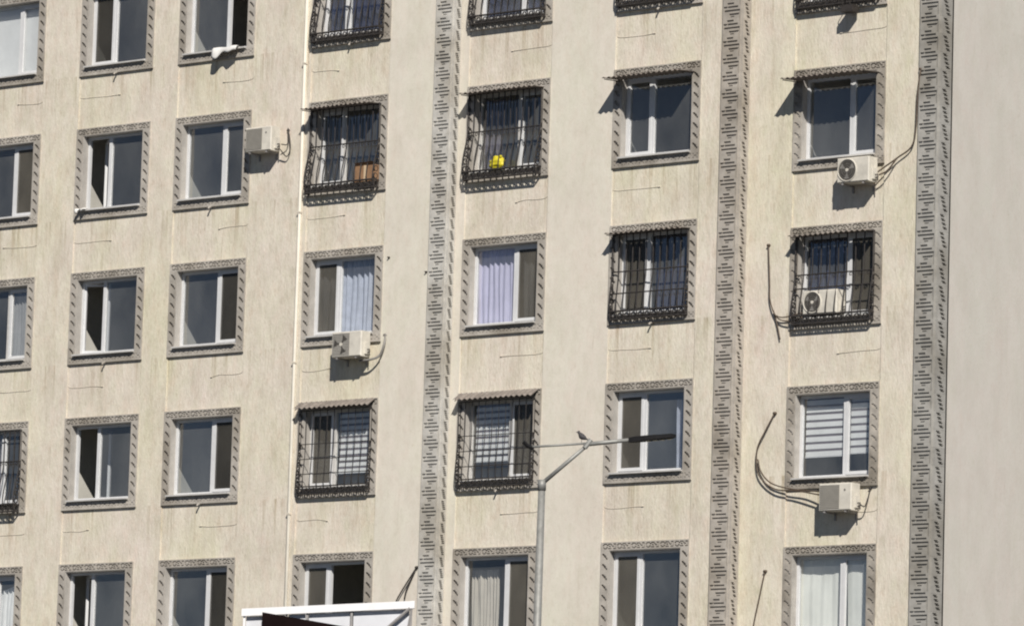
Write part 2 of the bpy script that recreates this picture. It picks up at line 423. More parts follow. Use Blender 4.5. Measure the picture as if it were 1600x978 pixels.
def sash_mesh(w, h, mat=M_pvc):
    b = MB(); q = .058
    b.box(0, q, 0, .055, 0, h); b.box(w-q, w, 0, .055, 0, h); b.box(q, w-q, .001, .055, 0, q); b.box(q, w-q, .001, .055, h-q, h)
    return b.mesh('sash', mat)
def rect_mesh(name, w, h, y, mat): return MB().quad((0,y,0),(w,y,0),(w,y,h),(0,y,h)).mesh(name, mat)
SILL = MB().box(OX0-.03, OX1+.005, -.078, FY0, MBOT+.0, MBOT+.028).mesh('sill', M_pvcw)
def room_mesh():
    b = MB(); x0, x1, z0, z1, y0, y1 = -.28, W+.28, -.62, H+.30, .25, 2.9
    b.quad((x0,y1,z0),(x1,y1,z0),(x1,y1,z1),(x0,y1,z1)); b.quad((x0,y0,z0),(x0,y1,z0),(x0,y1,z1),(x0,y0,z1))
    b.quad((x1,y0,z0),(x1,y0,z1),(x1,y1,z1),(x1,y1,z0)); b.quad((x0,y0,z0),(x1,y0,z0),(x1,y1,z0),(x0,y1,z0)); b.quad((x0,y0,z1),(x0,y1,z1),(x1,y1,z1),(x1,y0,z1))
    a0, a1, h0, h1 = MS, W-MS, MBOT, H-MT; y0 = .235; yy = .25
    for q in ((x0,a0,z0,z1),(a1,x1,z0,z1),(a0,a1,z0,h0),(a0,a1,h1,z1)):
        b.quad((q[0],yy,q[2]),(q[1],yy,q[2]),(q[1],yy,q[3]),(q[0],yy,q[3]))
    b.quad((a0,y0,h0),(a0,yy,h0),(a0,yy,h1),(a0,y0,h1)); b.quad((a1,y0,h0),(a1,yy,h0),(a1,yy,h1),(a1,y0,h1))
    b.quad((a0,y0,h0),(a1,y0,h0),(a1,yy,h0),(a0,yy,h0)); b.quad((a0,y0,h1),(a1,y0,h1),(a1,yy,h1),(a0,yy,h1))
    return b.mesh('room', M_room)
ROOM = room_mesh()
NSIDE = dict(A='R', B='L', C='R', D='L', E='R', F='L', G='R')
# narrow-sash state: g glass, n insect screen, ('o', hinge, deg) swung inwards; wide pane: g / x (missing)
SASH = {('A',2):'n', ('B',1):'n', ('B',2):('o','R',38), ('B',3):('o','L',22), ('B',4):('o','R',72), ('B',5):('o','R',35),
        ('C',1):('o','R',60), ('C',3):'n', ('C',4):'n', ('C',5):'n', ('D',3):'n', ('D',4):'n', ('D',5):'n', ('E',3):'n', ('E',4):'n', ('E',5):'n',
        ('F',3):'n', ('F',4):'n', ('F',5):'n', ('G',3):'n'}
SPOUT = {('B',1), ('C',2), ('B',3), ('C',4), ('D',1), ('F',1), ('F',3), ('E',4), ('F',5)}
SPM = MB().tube([(W/2+.02, .03, .0), (W/2+.02, -.05, -.02), (W/2+.02, -.075, -.055)], .020, 6).mesh('drip_spout', M_sur)
WIN = {}
for c in COLS:
    for r in range(1, 6):
        L = (XL[c], BAY[c], ztop(c, r)-H); ns = NSIDE[c]
        fm, fo, mx = FR[ns]
        win = link('window', fo if (c, r) in (('A',3),('D',2),('D',4),('E',2),('E',4)) else fm, bld, L); WIN[c, r] = L
        k = 'g' if c == 'G' else 'n'
        link('lintel_moulding', SUR[k]['top'], win, (0, .045, H-MT)); link('sill_moulding', SUR[k]['bot'], win, (0, .045, 0))
        link('side_moulding', SUR[k]['side'], win, (0, .045, MBOT)); link('side_moulding', SUR[k]['side'], win, (W-MS, .045, MBOT))
        link('reveal', LIN[k], win); link('sill', SILL, win)
        if (c, r) in SPOUT: link('drip_spout', SPM, win)
        link('room', ROOM, bld, L)
        zb, zt = OZ0+FB, OZ1-FB
        wide = (mx+.038, OX1-FB) if ns == 'L' else (OX0+FB, mx-.038)
        nar = (OX0+FB, mx-.038) if ns == 'L' else (mx+.038, OX1-FB)
        if (c, r) != ('D', 5):
            link('pane', rect_mesh('pane', wide[1]-wide[0], zt-zb, .03, M_glass), win, (wide[0], FY0, zb))
        else:
            s = link('sash', sash_mesh(wide[1]-wide[0], zt-zb), win, (wide[1], FY1, zb)); s.rotation_euler.z = math.radians(180-84)
        st = SASH.get((c, r), 'g'); sw, sh = nar[1]-nar[0]+.03, zt-zb+.02
        me = sash_mesh(sw, sh)
        if isinstance(st, tuple):
            a = math.radians(st[2])
            if st[1] == 'L': s = link('sash', me, win, (nar[0]-.015, FY0+.01, zb-.01)); s.rotation_euler.z = a
            else: s = link('sash', me, win, (nar[1]+.015, FY0+.065, zb-.01)); s.rotation_euler.z = math.pi-a
        else:
            s = link('sash', me, win, (nar[0]-.015, FY0-.012, zb-.01))
            if st == 'n': link('insect_screen', rect_mesh('insect_screen', sw-.116, sh-.116, .012, M_netd if c in 'BC' else M_net), win, (nar[0]-.015+.058, FY0-.012, zb-.01+.058))
            link('pane', rect_mesh('pane', sw-.116, sh-.116, .032, M_glass), win, (nar[0]-.015+.058, FY0-.012, zb-.01+.058))

# phrases that place a window
CN = dict(A='leftmost window column', B='second window column', C='third window column', D='fourth window column', E='fifth window column', F='sixth window column', G='rightmost window column')
RN = {1:'top row', 2:'second row', 3:'middle row', 4:'fourth row', 5:'bottom row'}
def where(c, r): return '%s, %s' % (CN[c], RN[r])

# ------------------------------------------------------------------ curtains and blinds
def curtain(c, r, x0, x1, z0, z1, fab, name_col, waves=9, y=.30, amp=.025, wavy_top=0.0):
    L = WIN[c, r]; b = MB(); n = 60; rnd = random.Random(c+str(r)+fab+str(x0)); ph = rnd.random()*6
    rows = 6
    for i in range(n+1):
        u = i/n; a = u*waves*2*math.pi
        yy = y + amp*math.sin(a+ph) + amp*.5*math.sin(a*.43+ph*2) + amp*.4*math.sin(a*2.1+1)
        top = z1 - wavy_top*(.5+.5*math.sin(u*9.4+ph)) - .01*math.sin(a)
        for j in range(rows+1):
            v = j/rows
            b.v.append((x0+(x1-x0)*(u+.012*math.sin(ph+v*4)), yy + .012*math.sin(v*5+a*.3), z0+(top-z0)*v))
    for i in range(n):
        for j in range(rows):
            p = i*(rows+1)+j; b.f.append((p, p+rows+1, p+rows+2, p+1))
    o = build('curtain', b, M_fab[fab], None, L, True)
    return tag(o, '%s curtain hanging inside the window, %s' % (name_col, where(c, r)), 'curtain', 'curtains behind the window panes')
ZC0, ZC1 = OZ0-.05, OZ1+.02
midL, midR = FR['L'][2], FR['R'][2]
curtain('A',3, midR-.1, OX1+.05, ZC0, ZC1, 'grey', 'grey pleated')
curtain('A',4, OX0, midR-.12, ZC0, ZC1-.1, 'mauve', 'dull dark bunched', 7, .36, .04)
curtain('A',5, OX0-.05, OX1, ZC0, ZC1-.22, 'white', 'white lace', 14, .32, .03, .12)
curtain('D',3, midL-.05, OX1+.05, ZC0, ZC1, 'bluewhite', 'blue and white striped', 8, .32, .035)
curtain('D',3, OX0-.02, midL-.08, ZC0, ZC1-.1, 'grey', 'plain grey left-hand', 4, .32, .03)
curtain('E',1, OX0-.05, OX1, ZC0, ZC1, 'blue', 'dark blue', 9, .33, .03)
curtain('D',1, OX0-.05, OX1, ZC0, ZC1, 'blue', 'navy blue', 6, .33, .03)
curtain('E',2, OX0, midR-.55, ZC0, ZC1-.1, 'mauve', 'dull mauve', 6, .33, .03)
curtain('E',3, OX0-.05, midR-.02, ZC0, ZC1, 'lavender', 'sunlit lavender', 8, .30, .022)
curtain('E',3, midR+.02, OX1+.1, ZC0, ZC1, 'grey', 'grey right-hand', 5, .33, .03)
curtain('D',4, OX0-.02, midL-.05, ZC0, ZC1-.2, 'grey', 'pale grey', 5, .33, .03)
curtain('E',4, midR+.05, OX1+.05, ZC0, ZC1-.25, 'grey', 'light grey', 5, .33, .03)
curtain('E',5, OX0-.02, midR-.35, ZC0, ZC1-.25, 'beige', 'beige', 9, .36, .03)
curtain('F',3, midL, OX1+.05, ZC0, ZC1, 'blue', 'deep blue', 9, .33, .03)
curtain('F',4, OX1-.42, OX1-.16, ZC0, ZC1-.2, 'bluewhite', 'narrow gathered white', 3, .36, .05)
curtain('G',3, OX0-.05, midR-.02, ZC0, ZC1, 'blue', 'deep blue pleated', 9, .30, .03)
curtain('G',5, OX0-.05, midR-.03, ZC0, ZC1, 'cream', 'cream sunlit left-hand', 4, .30, .005)
curtain('G',5, midR+.03, OX1+.05, ZC0, ZC1, 'cream', 'cream sunlit right-hand', 2, .30, .005)
def blind(c, r, x0, x1, zb, label, pitch_=.135, frac=.66):
    L = WIN[c, r]; t = thing('striped_blind', label, 'blind', (L[0]+x0, L[1]+.245, L[2]), 'striped day and night blinds')
    w = x1-x0; build('head_rail', MB().box(0, w, -.01, .04, OZ1-.01, OZ1+.04), M_pvc, t)
    sl = MB().box(.005, w-.005, 0, .006, 0, pitch_*frac).mesh('slat', M_fab['white'])
    z = zb
    while z + pitch_*frac < OZ1-.02:
        link('slat', sl, t, (0, .0, z)); z += pitch_
    build('backing', MB().box(.006, w-.006, .012, .016, zb, OZ1), M_fab['mauve'], t)
    build('bottom_rail', MB().box(0, w, -.006, .010, zb-.022, zb-.002), M_pvc, t)
wL = OX0+FB; wR = OX1-FB
blind('G',4, wL+.01, midR-.045, OZ0+.42, 'white striped blind behind the wide left pane above an air conditioner, rightmost window column')
blind('G',4, midR+.05, wR-.01, OZ0+.45, 'white striped blind behind the narrow right pane above an air conditioner, rightmost window column')
blind('D',4, midL+.045, wR-.01, OZ0+.30, 'white striped blind behind window bars, fourth window column, fourth row', .12, .6)
blind('E',4, wL+.01, midR-.045, OZ0+.40, 'white striped blind behind window bars, fifth window column, fourth row', .12, .6)
L = WIN['A',1]; t = thing('roller_blind', 'plain pale roller blind filling the window, leftmost window column, top row', 'blind', (L[0], L[1]+.25, L[2]))
build('blind_sheet', MB().box(OX0, OX1, 0, .004, OZ0, OZ1), M_fab['white'], t); build('roller', MB().tube([(OX0, .03, OZ1+.0), (OX1, .03, OZ1+.0)], .025, 8), M_pvc, t)

# ------------------------------------------------------------------ canopies
def canopy(c, r, zatt, out, drop, x0, x1, label, stays=False):
    L = WIN[c, r]; t = thing('window_canopy', label, 'canopy', L, 'corrugated canopies over windows')
    b = MB(); n = 96; nw = 15; rnd = random.Random(c+str(r))
    for i in range(n+1):
        u = i/n; x = x0+(x1-x0)*u; dz = .016*math.sin(u*nw*2*math.pi)
        for j in range(5):
            v = j/4
            b.v.append((x, -out*v - .002 + (.012*math.sin(u*7) if j == 4 else 0), zatt-drop*v+dz+.014))
        for j in range(5):
            v = 1-j/4
            b.v.append((x, -out*v - .002 + (.012*math.sin(u*7) if j == 0 else 0), zatt-drop*v+dz+.009))
    for i in range(n):
        for j in range(10):
            a, a2 = i*10+j, i*10+(j+1) % 10; b.f.append((a, a2, a2+10, a+10))
    b.f.append(tuple(range(10))); b.f.append(tuple(n*10+k for k in range(9, -1, -1)))
    build('corrugated_sheet', b, M_sheet, t, smooth=False)
    for x in (x0+.04, x1-.04):
        build('support_arm', MB().tube([(x, 0, zatt-.02), (x, -out+.02, zatt-drop-.012)], .009, 5), M_iron, t)
        if stays: build('stay_rod', MB().tube([(x, 0, zatt-.42), (x, -out+.04, zatt-drop-.014)], .008, 5), M_iron, t)
T1 = H-MT-.005
canopy('F',2, T1-.05, .50, .045, .10, W-.14, 'shallow corrugated canopy shading a white window without bars, sixth window column, second row')
canopy('G',2, T1-.05, .52, .045, .06, W-.14, 'shallow corrugated canopy above a window with round-fan air conditioner, rightmost window column', False)
canopy('D',4, H-.02, .22, .14, .05, W-.06, 'brown corrugated canopy sloping over a barred window, fourth window column, fourth row')
canopy('E',4, H-.02, .22, .14, .05, W-.06, 'brown corrugated canopy sloping over a barred window, fifth window column, fourth row')
canopy('D',2, T1-.02, .38, .03, .10, W-.20, 'corrugated visor over black grille, fourth window column, second row')
canopy('E',2, T1-.02, .36, .03, .08, W-.14, 'corrugated visor over black grille, fifth window column, second row')
canopy('F',3, T1-.02, .30, .025, .10, W-.14, 'corrugated visor over black grille, sixth window column, middle row')
canopy('G',3, T1-.03, .28, .025, .14, W-.16, 'corrugated visor over black grille, rightmost window column, middle row')

# ------------------------------------------------------------------ grilles
def grille(c, r, label, x0=.09, x1=W-.17, nb=12, belly=.26, top=.05, zlow=-.05, rails=(.56,), scroll=True, zhi=None, br=.0125):
    L = WIN[c, r]; t = thing('window_grille', label, 'window grille', L, 'black iron window grilles')
    zt = H-MT-.03 if zhi is None else zhi
    def prof(z):
        u = (z-zlow)/(zt-zlow)
        if belly <= 0: return -top
        if u > .58: return -top
        s = (.58-u)/.58
        return -(top + belly*(math.sin(min(1, s*1.25)*math.pi/2)**1.6) - (.05*(s-.8)/.2 if s > .8 else 0))
    zs = [zlow+(zt-zlow)*k/16 for k in range(17)] if belly > 0 else [zlow, zt]
    w = x1-x0
    barm = MB().tube([(0, prof(z), z) for z in zs], br, 5).mesh('bar', M_iron)
    for k in range(nb): link('bar', barm, t, (x0+w*k/(nb-1), 0, 0))
    def rail(z, rr=.012): 
        y = prof(z)
        build('rail', MB().tube([(x0, .0, z), (x0, y-.004, z), (x1, y-.004, z), (x1, 0, z)], rr, 5), M_iron, t)
    hs = [zlow+.005, zlow+.15, zt] + [zlow+(zt-zlow)*f for f in rails]
    for z in hs: rail(z, br*(1.6 if z < zlow+.2 else 1.1))
    # wall-side uprights and lattice on the two ends
    for x in (x0, x1):
        build('wall_upright', MB().tube([(x, -.005, zlow), (x, -.005, zt)], .010, 5), M_iron, t)
        if scroll and belly > 0:
            for k in range(7):
                z = zlow+.08+(zt-zlow)*.088*k; y = prof(z)
                R = min(.055, max(.02, -y*.42))
                build('scroll', MB().ring((x, y*.55, z), R, .012, 'x', 9, 4), M_iron, t)
    if scroll:
        rg = MB().ring((0, 0, 0), .042, .013, 'y', 9, 4).mesh('ring', M_iron)
        for k in range(nb-1):
            link('ring', rg, t, (x0+w*(k+.5)/(nb-1), prof(zlow+.075), zlow+.077))
        if belly > .1:                     # a row of curls under the middle rail
            zm = zlow+(zt-zlow)*rails[0]-.055; cu = MB()
            cu.tube([(.045*math.cos(a_)*(1-.09*i_), 0, .045*math.sin(a_)*(1-.09*i_)) for i_, a_ in enumerate([q_*.75 for q_ in range(10)])], .008, 4)
            cm = cu.mesh('curl', M_iron)
            for k in range(nb-1): link('curl', cm, t, (x0+w*(k+.5)/(nb-1), prof(zm), zm))
    return t, prof
grille('D',1, 'black belly grille over navy curtained window, fourth window column, top row', belly=.12, zlow=.09)
grille('E',1, 'black belly grille over dark blue curtained window, fifth window column, top row', belly=.12, zlow=.09)
grille('F',1, 'black grille cut by the top edge of the photo, sixth window column', belly=.10, zlow=.10)
grille('G',1, 'black grille cut by the top edge of the photo, rightmost window column', belly=.10, zlow=.08)
grille('D',2, 'ornate black belly grille holding a cardboard box, fourth window column, second row', x0=.10, belly=.15, zlow=.04, nb=12)
grille('E',2, 'ornate black belly grille with a yellow bundle inside, fifth window column, second row', x0=.08, belly=.15, zlow=.03, nb=13)
grille('F',3, 'black belly grille over deep blue curtain, sixth window column, middle row', x0=.12, belly=.07, zlow=.09, nb=12, rails=(.56, .30))
grille('G',3, 'black belly grille with an air conditioner inside, rightmost window column, middle row', x0=.16, x1=W-.16, belly=.11, zlow=.07, nb=10, rails=(.56, .40))
grille('D',4, 'thin flat dark grille under brown canopy, fourth window column, fourth row', x0=.10, x1=W-.14, belly=.06, top=.07, zlow=.06, nb=11, rails=(.24, .42, .60), scroll=True, br=.0085)
grille('E',4, 'thin flat dark grille under brown canopy, fifth window column, fourth row', x0=.09, x1=W-.14, belly=.06, top=.07, zlow=.06, nb=12, rails=(.24, .42, .60), scroll=True, br=.0085)
grille('A',4, 'black belly grille cut by the left photo edge, leftmost window column, fourth row', belly=.14, zlow=.02, nb=13, rails=(.62,))

# ------------------------------------------------------------------ air conditioners
def ac(x0, x1, z0, z1, yf, ywall, style, label, brackets=True):
    t = thing('air_conditioner', label, 'air conditioner', (x0, yf, z0), 'outdoor air conditioner units')
    w, h = x1-x0, z1-z0; dp = .27
    b = MB(); q = .018      # casing with chamfered front edge
    b.box(0, w, q, dp, 0, h); b.box(q, w-q, 0, q, q, h-q)
    b.quad((0,q,0),(w,q,0),(w-q,0,q),(q,0,q)); b.quad((0,q,h),(q,0,h-q),(w-q,0,h-q),(w,q,h)); b.quad((0,q,0),(q,0,q),(q,0,h-q),(0,q,h)); b.quad((w,q,0),(w,q,h),(w-q,0,h-q),(w-q,0,q))
    build('casing', b, M_acw, t)
    R = h*.42; cx = h*.5; cz = h*.5
    if style == 'round':
        build('fan_well', MB().disc((cx, -.004, cz), R, .01, 28), M_acd, t)
        build('fan_ring', MB().ring((cx, -.006, cz), R+.01, .012, 'y', 28, 5), M_acw, t)
        for k in range(3): build('guard_ring', MB().ring((cx, -.010, cz), R*(.35+.25*k), .003, 'y', 24, 4), M_acl, t)
        build('hub', MB().disc((cx, -.014, cz), .032, -.004, 14), M_acw, t)
        for k in range(3):
            a = k*2.09+.5; bl = MB(); n = 6
            for i in range(n+1):
                rr = .03+(R*.88-.03)*i/n; s = .22+.5*i/n
                for d in (-s*.5, s*.5): bl.v.append((cx+rr*math.cos(a+d), -.0065-.002*(d > 0), cz+rr*math.sin(a+d)))
            for i in range(n): bl.f.append((2*i, 2*i+1, 2*i+3, 2*i+2))
            build('fan_blade', bl, M_acl, t)
    else:
        gm = M_acl if style == 'square_dark' else M_acg
        g = MB(); g.box(.03, .03+h*.86, -.006, .002, h*.07, h*.93); fg = build('fan_grille', g, gm, t)
        bar = MB().box(.034, .026+h*.86, -.012, -.006, -.003, .003).mesh('grille_bar', M_acw if style == 'square_dark' else M_acg)
        for k in range(14): link('grille_bar', bar, fg, (0, 0, h*(.09+.82*k/13)))
        if style == 'square_dark':
            build('hub', MB().disc((cx, -.018, cz), .035, -.006, 14), M_acw, t)
            for k in range(3):
                a = k*2.09+.9; bl = MB(); n = 6
                for i in range(n+1):
                    rr = .035+(R*.92-.035)*i/n; s = .35+.5*i/n
                    for d in (-s*.5, s*.5): bl.v.append((cx+rr*math.cos(a+d), -.0135-.002*(d > 0), cz+rr*math.sin(a+d)))
                for i in range(n): bl.f.append((2*i, 2*i+1, 2*i+3, 2*i+2))
                build('fan_blade', bl, M_acd, t)
        else:
            build('badge', MB().disc((w*.80, -.004, h*.74), .022, .004, 14), M_acl, t)
    build('valve_cover', MB().box(w, w+.035, .10, .23, h*.10, h*.55), M_acw, t)
    for zz in (.16, .28): build('valve', MB().tube([(w+.035, .16, h*zz), (w+.085, .16, h*zz), (w+.09, .16, h*zz-.06)], .012, 6), M_dark, t)
    dw = ywall-yf
    for bx in (w*.16, w*.80):
        if not brackets: continue
        br = MB(); br.box(bx-.018, bx+.018, .02, dw, -.032, -.002); br.box(bx-.016, bx+.016, dw-.03, dw, -.14, -.032)
        build('bracket', br, M_signg, t)
    return t
ac(8.89, 9.60, 16.80, 17.26, .10, .494, 'round', 'cream air conditioner with round dark fan under a canopied window, rightmost window column')
ac(8.64, 9.36, 10.80, 11.30, .10, .494, 'square_plain', 'beige air conditioner with square grille below the striped blinds')
ac(-2.80, -2.04, 14.20, 14.70, -.34, .044, 'square_dark', 'white air conditioner with dark square fan grille below the blue and white curtain')
ac(-5.27, -4.58, 18.47, 18.96, -.34, .018, 'square_plain', 'grey air conditioner on the plain wall beside a window, third window column, second row')
ac(8.02, 8.78, 14.46, 14.90, .33, .45, 'round', 'small air conditioner standing inside a black window grille', False)

# ------------------------------------------------------------------ cables, drain tubes, pipe, anchors
def smooth_path(pts, n=6):
    out = []; P = [Vector(p) for p in pts]; P = [P[0]*2-P[1]] + P + [P[-1]*2-P[-2]]
    for i in range(1, len(P)-2):
        for k in range(n):
            t = k/n; a, b, c, d = P[i-1], P[i], P[i+1], P[i+2]
            out.append(.5*((2*b)+(c-a)*t+(2*a-5*b+4*c-d)*t*t+(3*b-a-3*c+d)*t*t*t))
    out.append(P[-2]); return out
def cable(name, paths, r, label, mat=M_cablebr):
    b = MB()
    for p in paths: b.tube(smooth_path(p), r, 6)
    p0 = paths[0][0]; b.tube([(p0[0], p0[1]+.08, p0[2]), p0, (p0[0], p0[1]-.02, p0[2]-.01)], r*2.2, 7)
    tag(build(name, b, mat, None, (0,0,0), True), label, 'cable', 'loose cables on the facade')
yg = .435
cable('pipe_bundle', [[(10.47,yg,18.83),(10.43,yg-.03,18.34),(10.41,yg-.03,17.75),(10.32,yg-.03,17.41),(10.04,yg-.05,17.23),(9.75,yg-.1,17.05),(9.66,.30,16.98)],
                      [(10.02,yg-.05,17.22),(9.85,yg-.1,17.0),(9.70,.28,16.92)]], .015, 'brown cable bundle running from the ornament band to the round-fan air conditioner')
cable('pipe_bundle', [[(7.14,yg,15.83),(7.20,yg-.02,15.14),(7.23,yg-.03,14.78),(7.40,yg-.04,14.46),(7.70,yg-.06,14.37),(8.0,.36,14.42)], [(7.36,yg-.04,14.5),(7.55,yg-.05,14.45),(8.0,.36,14.5)],
                      [(7.30,yg-.02,14.60),(7.38,yg-.01,14.35),(7.46,yg-.01,14.05)]], .013, 'brown cable hanging left of the grille that holds an air conditioner')
cable('pipe_bundle', [[(7.37,yg,12.69),(7.18,yg-.03,12.35),(7.02,yg-.03,12.06),(7.01,yg-.03,11.70),(7.15,yg-.04,11.46),(7.49,yg-.06,11.27),(7.99,yg-.1,11.22),(8.64,.28,11.10)],
                      [(7.03,yg-.03,11.85),(7.10,yg-.02,11.62),(7.35,yg-.05,11.40),(7.75,yg-.06,11.28),(8.2,.36,11.22),(8.64,.28,11.17)]], .014, 'brown cable loop reaching the beige air conditioner with square grille')
cable('pipe_bundle', [[(7.23,yg,9.78),(7.14,yg-.02,9.33),(7.02,yg-.03,8.77),(6.98,yg-.03,8.3)]], .014, 'short brown cable left of the cream-curtained window, bottom row')
cable('pipe_bundle', [[(-.73,-.005,10.06),(-.88,-.04,9.83),(-1.05,-.05,9.60),(-1.19,-.05,9.38),(-1.26,-.04,9.1)], [(-.76,-.005,10.0),(-.93,-.03,9.66),(-1.0,-.02,9.45)]], .014, 'black cable beside the first ornament band above the white sign frame', M_dark)
cable('pipe_bundle', [[(-4.43,-.0,18.90),(-4.34,-.05,18.72),(-4.33,-.04,18.5),(-4.40,-.06,18.36),(-4.50,-.15,18.50)], [(-4.42,-.02,18.94),(-4.38,-.06,18.62),(-4.48,-.14,18.6)]], .012, 'black cable loop behind the grey air conditioner on the plain wall', M_dark)
cable('pipe_bundle', [[(-1.74,.04,14.62),(-1.72,-.03,14.42),(-1.80,-.06,14.22),(-1.95,-.16,14.14),(-2.2,-.18,14.13)]], .024, 'grey cable under the white air conditioner below the blue and white curtain', M_acl)
cable('pipe_bundle', [[(9.52,.47,11.22),(9.54,.38,11.05),(9.50,.33,10.88),(9.43,.26,10.92)]], .013, 'black cable loop on the right of the beige air conditioner', M_dark)

for c in COLS:
    for r in range(1, 5):
        zb = ztop(c, r)-H; right = c in 'ACEG'; rnd = random.Random(c+str(r)+'t')
        x_e = XR(c)-.012 if right else XL[c]+.012
        s = -1 if right else 1; ln = 1.0+rnd.uniform(-.30, .14); y = BAY[c]+.045-.005; z = zb-.46+rnd.uniform(-.03, .03)
        if (c, r) == ('G', 2): ln = .28
        pts = [(x_e, y, zb-.01), (x_e, y, z+.10), (x_e+s*.05, y, z+.01), (x_e+s*ln*.35, y, z+rnd.uniform(-.012, .008)), (x_e+s*ln*.7, y, z+rnd.uniform(-.012, .012)), (x_e+s*ln, y-.004, z+rnd.uniform(-.03, .035))]
        b = MB().tube(smooth_path(pts, 4), .0048, 5); e = Vector(pts[-1]); b.tube([e-Vector((s*.03,0,0)), e+Vector((s*.02,0,0))], .011, 6)
        tag(build('drain_tube', b, M_tube), 'thin painted drain tube on the wall below the window, %s' % where(c, r), 'drain tube', 'thin drain tubes below the windows')

t = thing('downpipe', 'thin pale vertical downpipe left of the fourth window column', 'downpipe', (-4.045, -.008, 0))
build('pipe', MB().tube([(0,0,0),(0,0,ROOF)], .034, 10), plain('downpipe_paint', (.62, .585, .51), .6, 0, .1, 2), t, smooth=True)
for z in range(2, 25, 3): build('clip', MB().box(-.042, .042, -.038, .055, z+.2, z+.23), M_tube, t)
for x, z, lb in ((-.74, 15.8, 'small dark anchor on the smooth wall left of the first ornament band'), (-1.70, 16.15, 'tiny dark anchor right of the blue and white curtained window')):
    b = MB().tube([(0, .03, 0), (0, -.02, 0), (0, -.03, .012)], .012, 7); b.disc((0, .008, 0), .024, .022, 10)
    tag(build('wall_anchor', b, M_dark, None, (x, 0, z)), lb, 'wall anchor', 'wall anchors')

# ------------------------------------------------------------------ small things on the windows
L = WIN['D',2]; bx = L[0]+1.40
t = thing('cardboard_box', 'brown cardboard box resting in the ornate grille, fourth window column', 'cardboard box', (bx-.03, -.13, L[2]+.17))
build('carton', MB().box(0, .52, 0, .20, 0, .32), M_box, t)
for k, (a, bq) in enumerate((((0, 0, .32), (.52, 0, .32)),)):
    build('flap', MB().quad((0,0,.322),(.52,0,.322),(.50,-.06,.38),(.02,-.05,.37)).quad((0,.003,.322),(.02,-.047,.37),(.50,-.057,.38),(.52,.003,.322)), M_box, t)
build('tape', MB().box(.23, .29, -.003, .0, 0, .32), plain('packing_tape', (.55, .42, .28), .4), t)
def blob(cx, cy_, cz, rx, ry, rz, seed, bump, nu=18, nv=12):
    rnd = random.Random(seed); b = MB(); ph = [rnd.random()*6 for _ in range(6)]
    for j in range(nv+1):
        v = math.pi*j/nv
        for i in range(nu):
            u = 2*math.pi*i/nu
            k = 1+bump*(math.sin(3*u+ph[0])*math.sin(2*v+ph[1])+.6*math.sin(7*u+ph[2]+3*v)+.4*math.sin(9*v+ph[3]))
            b.v.append((cx+rx*k*math.sin(v)*math.cos(u), cy_+ry*k*math.sin(v)*math.sin(u), cz+rz*k*math.cos(v)))
    for j in range(nv):
        for i in range(nu):
            i2 = (i+1) % nu; b.f.append((j*nu+i, (j+1)*nu+i, (j+1)*nu+i2, j*nu+i2))
    return b
L = WIN['E',2]
t = thing('plastic_bundle', 'bright yellow plastic bundle behind the grille bars, fifth window column', 'plastic bundle', (L[0]+.88, .10, L[2]+.195))
build('bag', blob(0, 0, .12, .17, .08, .12, 11, .20, 26, 18), M_yel, t, smooth=True); build('knot', blob(.05, 0, .235, .07, .03, .03, 5, .3, 12, 8), M_yel, t, smooth=True)
def drape(name, label, x0, x1, L, back, out, hang, seed, mat=M_cloth):
    rnd = random.Random(seed); b = MB(); nx, ny = 16, 14; ph = rnd.random()*6
    for i in range(nx+1):
        u = i/nx; hh = hang*(.75+.25*math.sin(u*4+ph)) + .03*math.sin(u*11)
        tot = back+out+hh
        for j in range(ny+1):
            s = tot*j/ny
            if s < back+out: y, z = back-s, .012
            else: y, z = -out-.012-.03*math.sin((s-back-out)/hh*2.2)-.02*math.sin(u*9+ph), .012-(s-back-out)
            b.v.append((x0+(x1-x0)*u+.02*math.sin(j*.6+ph), y+.012*math.sin(u*13+j*.5), z+.010*math.sin(u*8+j*.7)))
    for i in range(nx):
        for j in range(ny):
            p = i*(ny+1)+j; b.f.append((p, p+1, p+ny+2, p+ny+1))
    o = build(name, b, mat, None, (L[0], L[1], L[2]+MBOT+.032), True)
    md = o.modifiers.new('thick', 'SOLIDIFY'); md.thickness = .006
    return tag(o, label, 'cloth')
drape('draped_cloth', 'crumpled white cloth hanging over the sill of an open window, third window column, top row', 1.10, 1.72, WIN['C',1], .12, .16, .20, 4)
drape('draped_cloth', 'white rag drooping from the left end of the sill, second window column, second row', .16, .42, WIN['B',2], .10, .10, .06, 8)
L = WIN['G',1]
t = thing('hanging_planter', 'dark planter box hanging under the top right grille', 'planter', (L[0]+1.20, L[1]-.16, L[2]-.12))
build('trough', MB().box(0, .26, -.1, .1, 0, .13), M_dark, t); build('hook', MB().tube([(.05,-.1,.12),(.05,-.12,.24),(.05,.0,.27)], .01, 5), M_dark, t); build('hook', MB().tube([(.21,-.1,.12),(.21,-.12,.24),(.21,.0,.27)], .01, 5), M_dark, t)

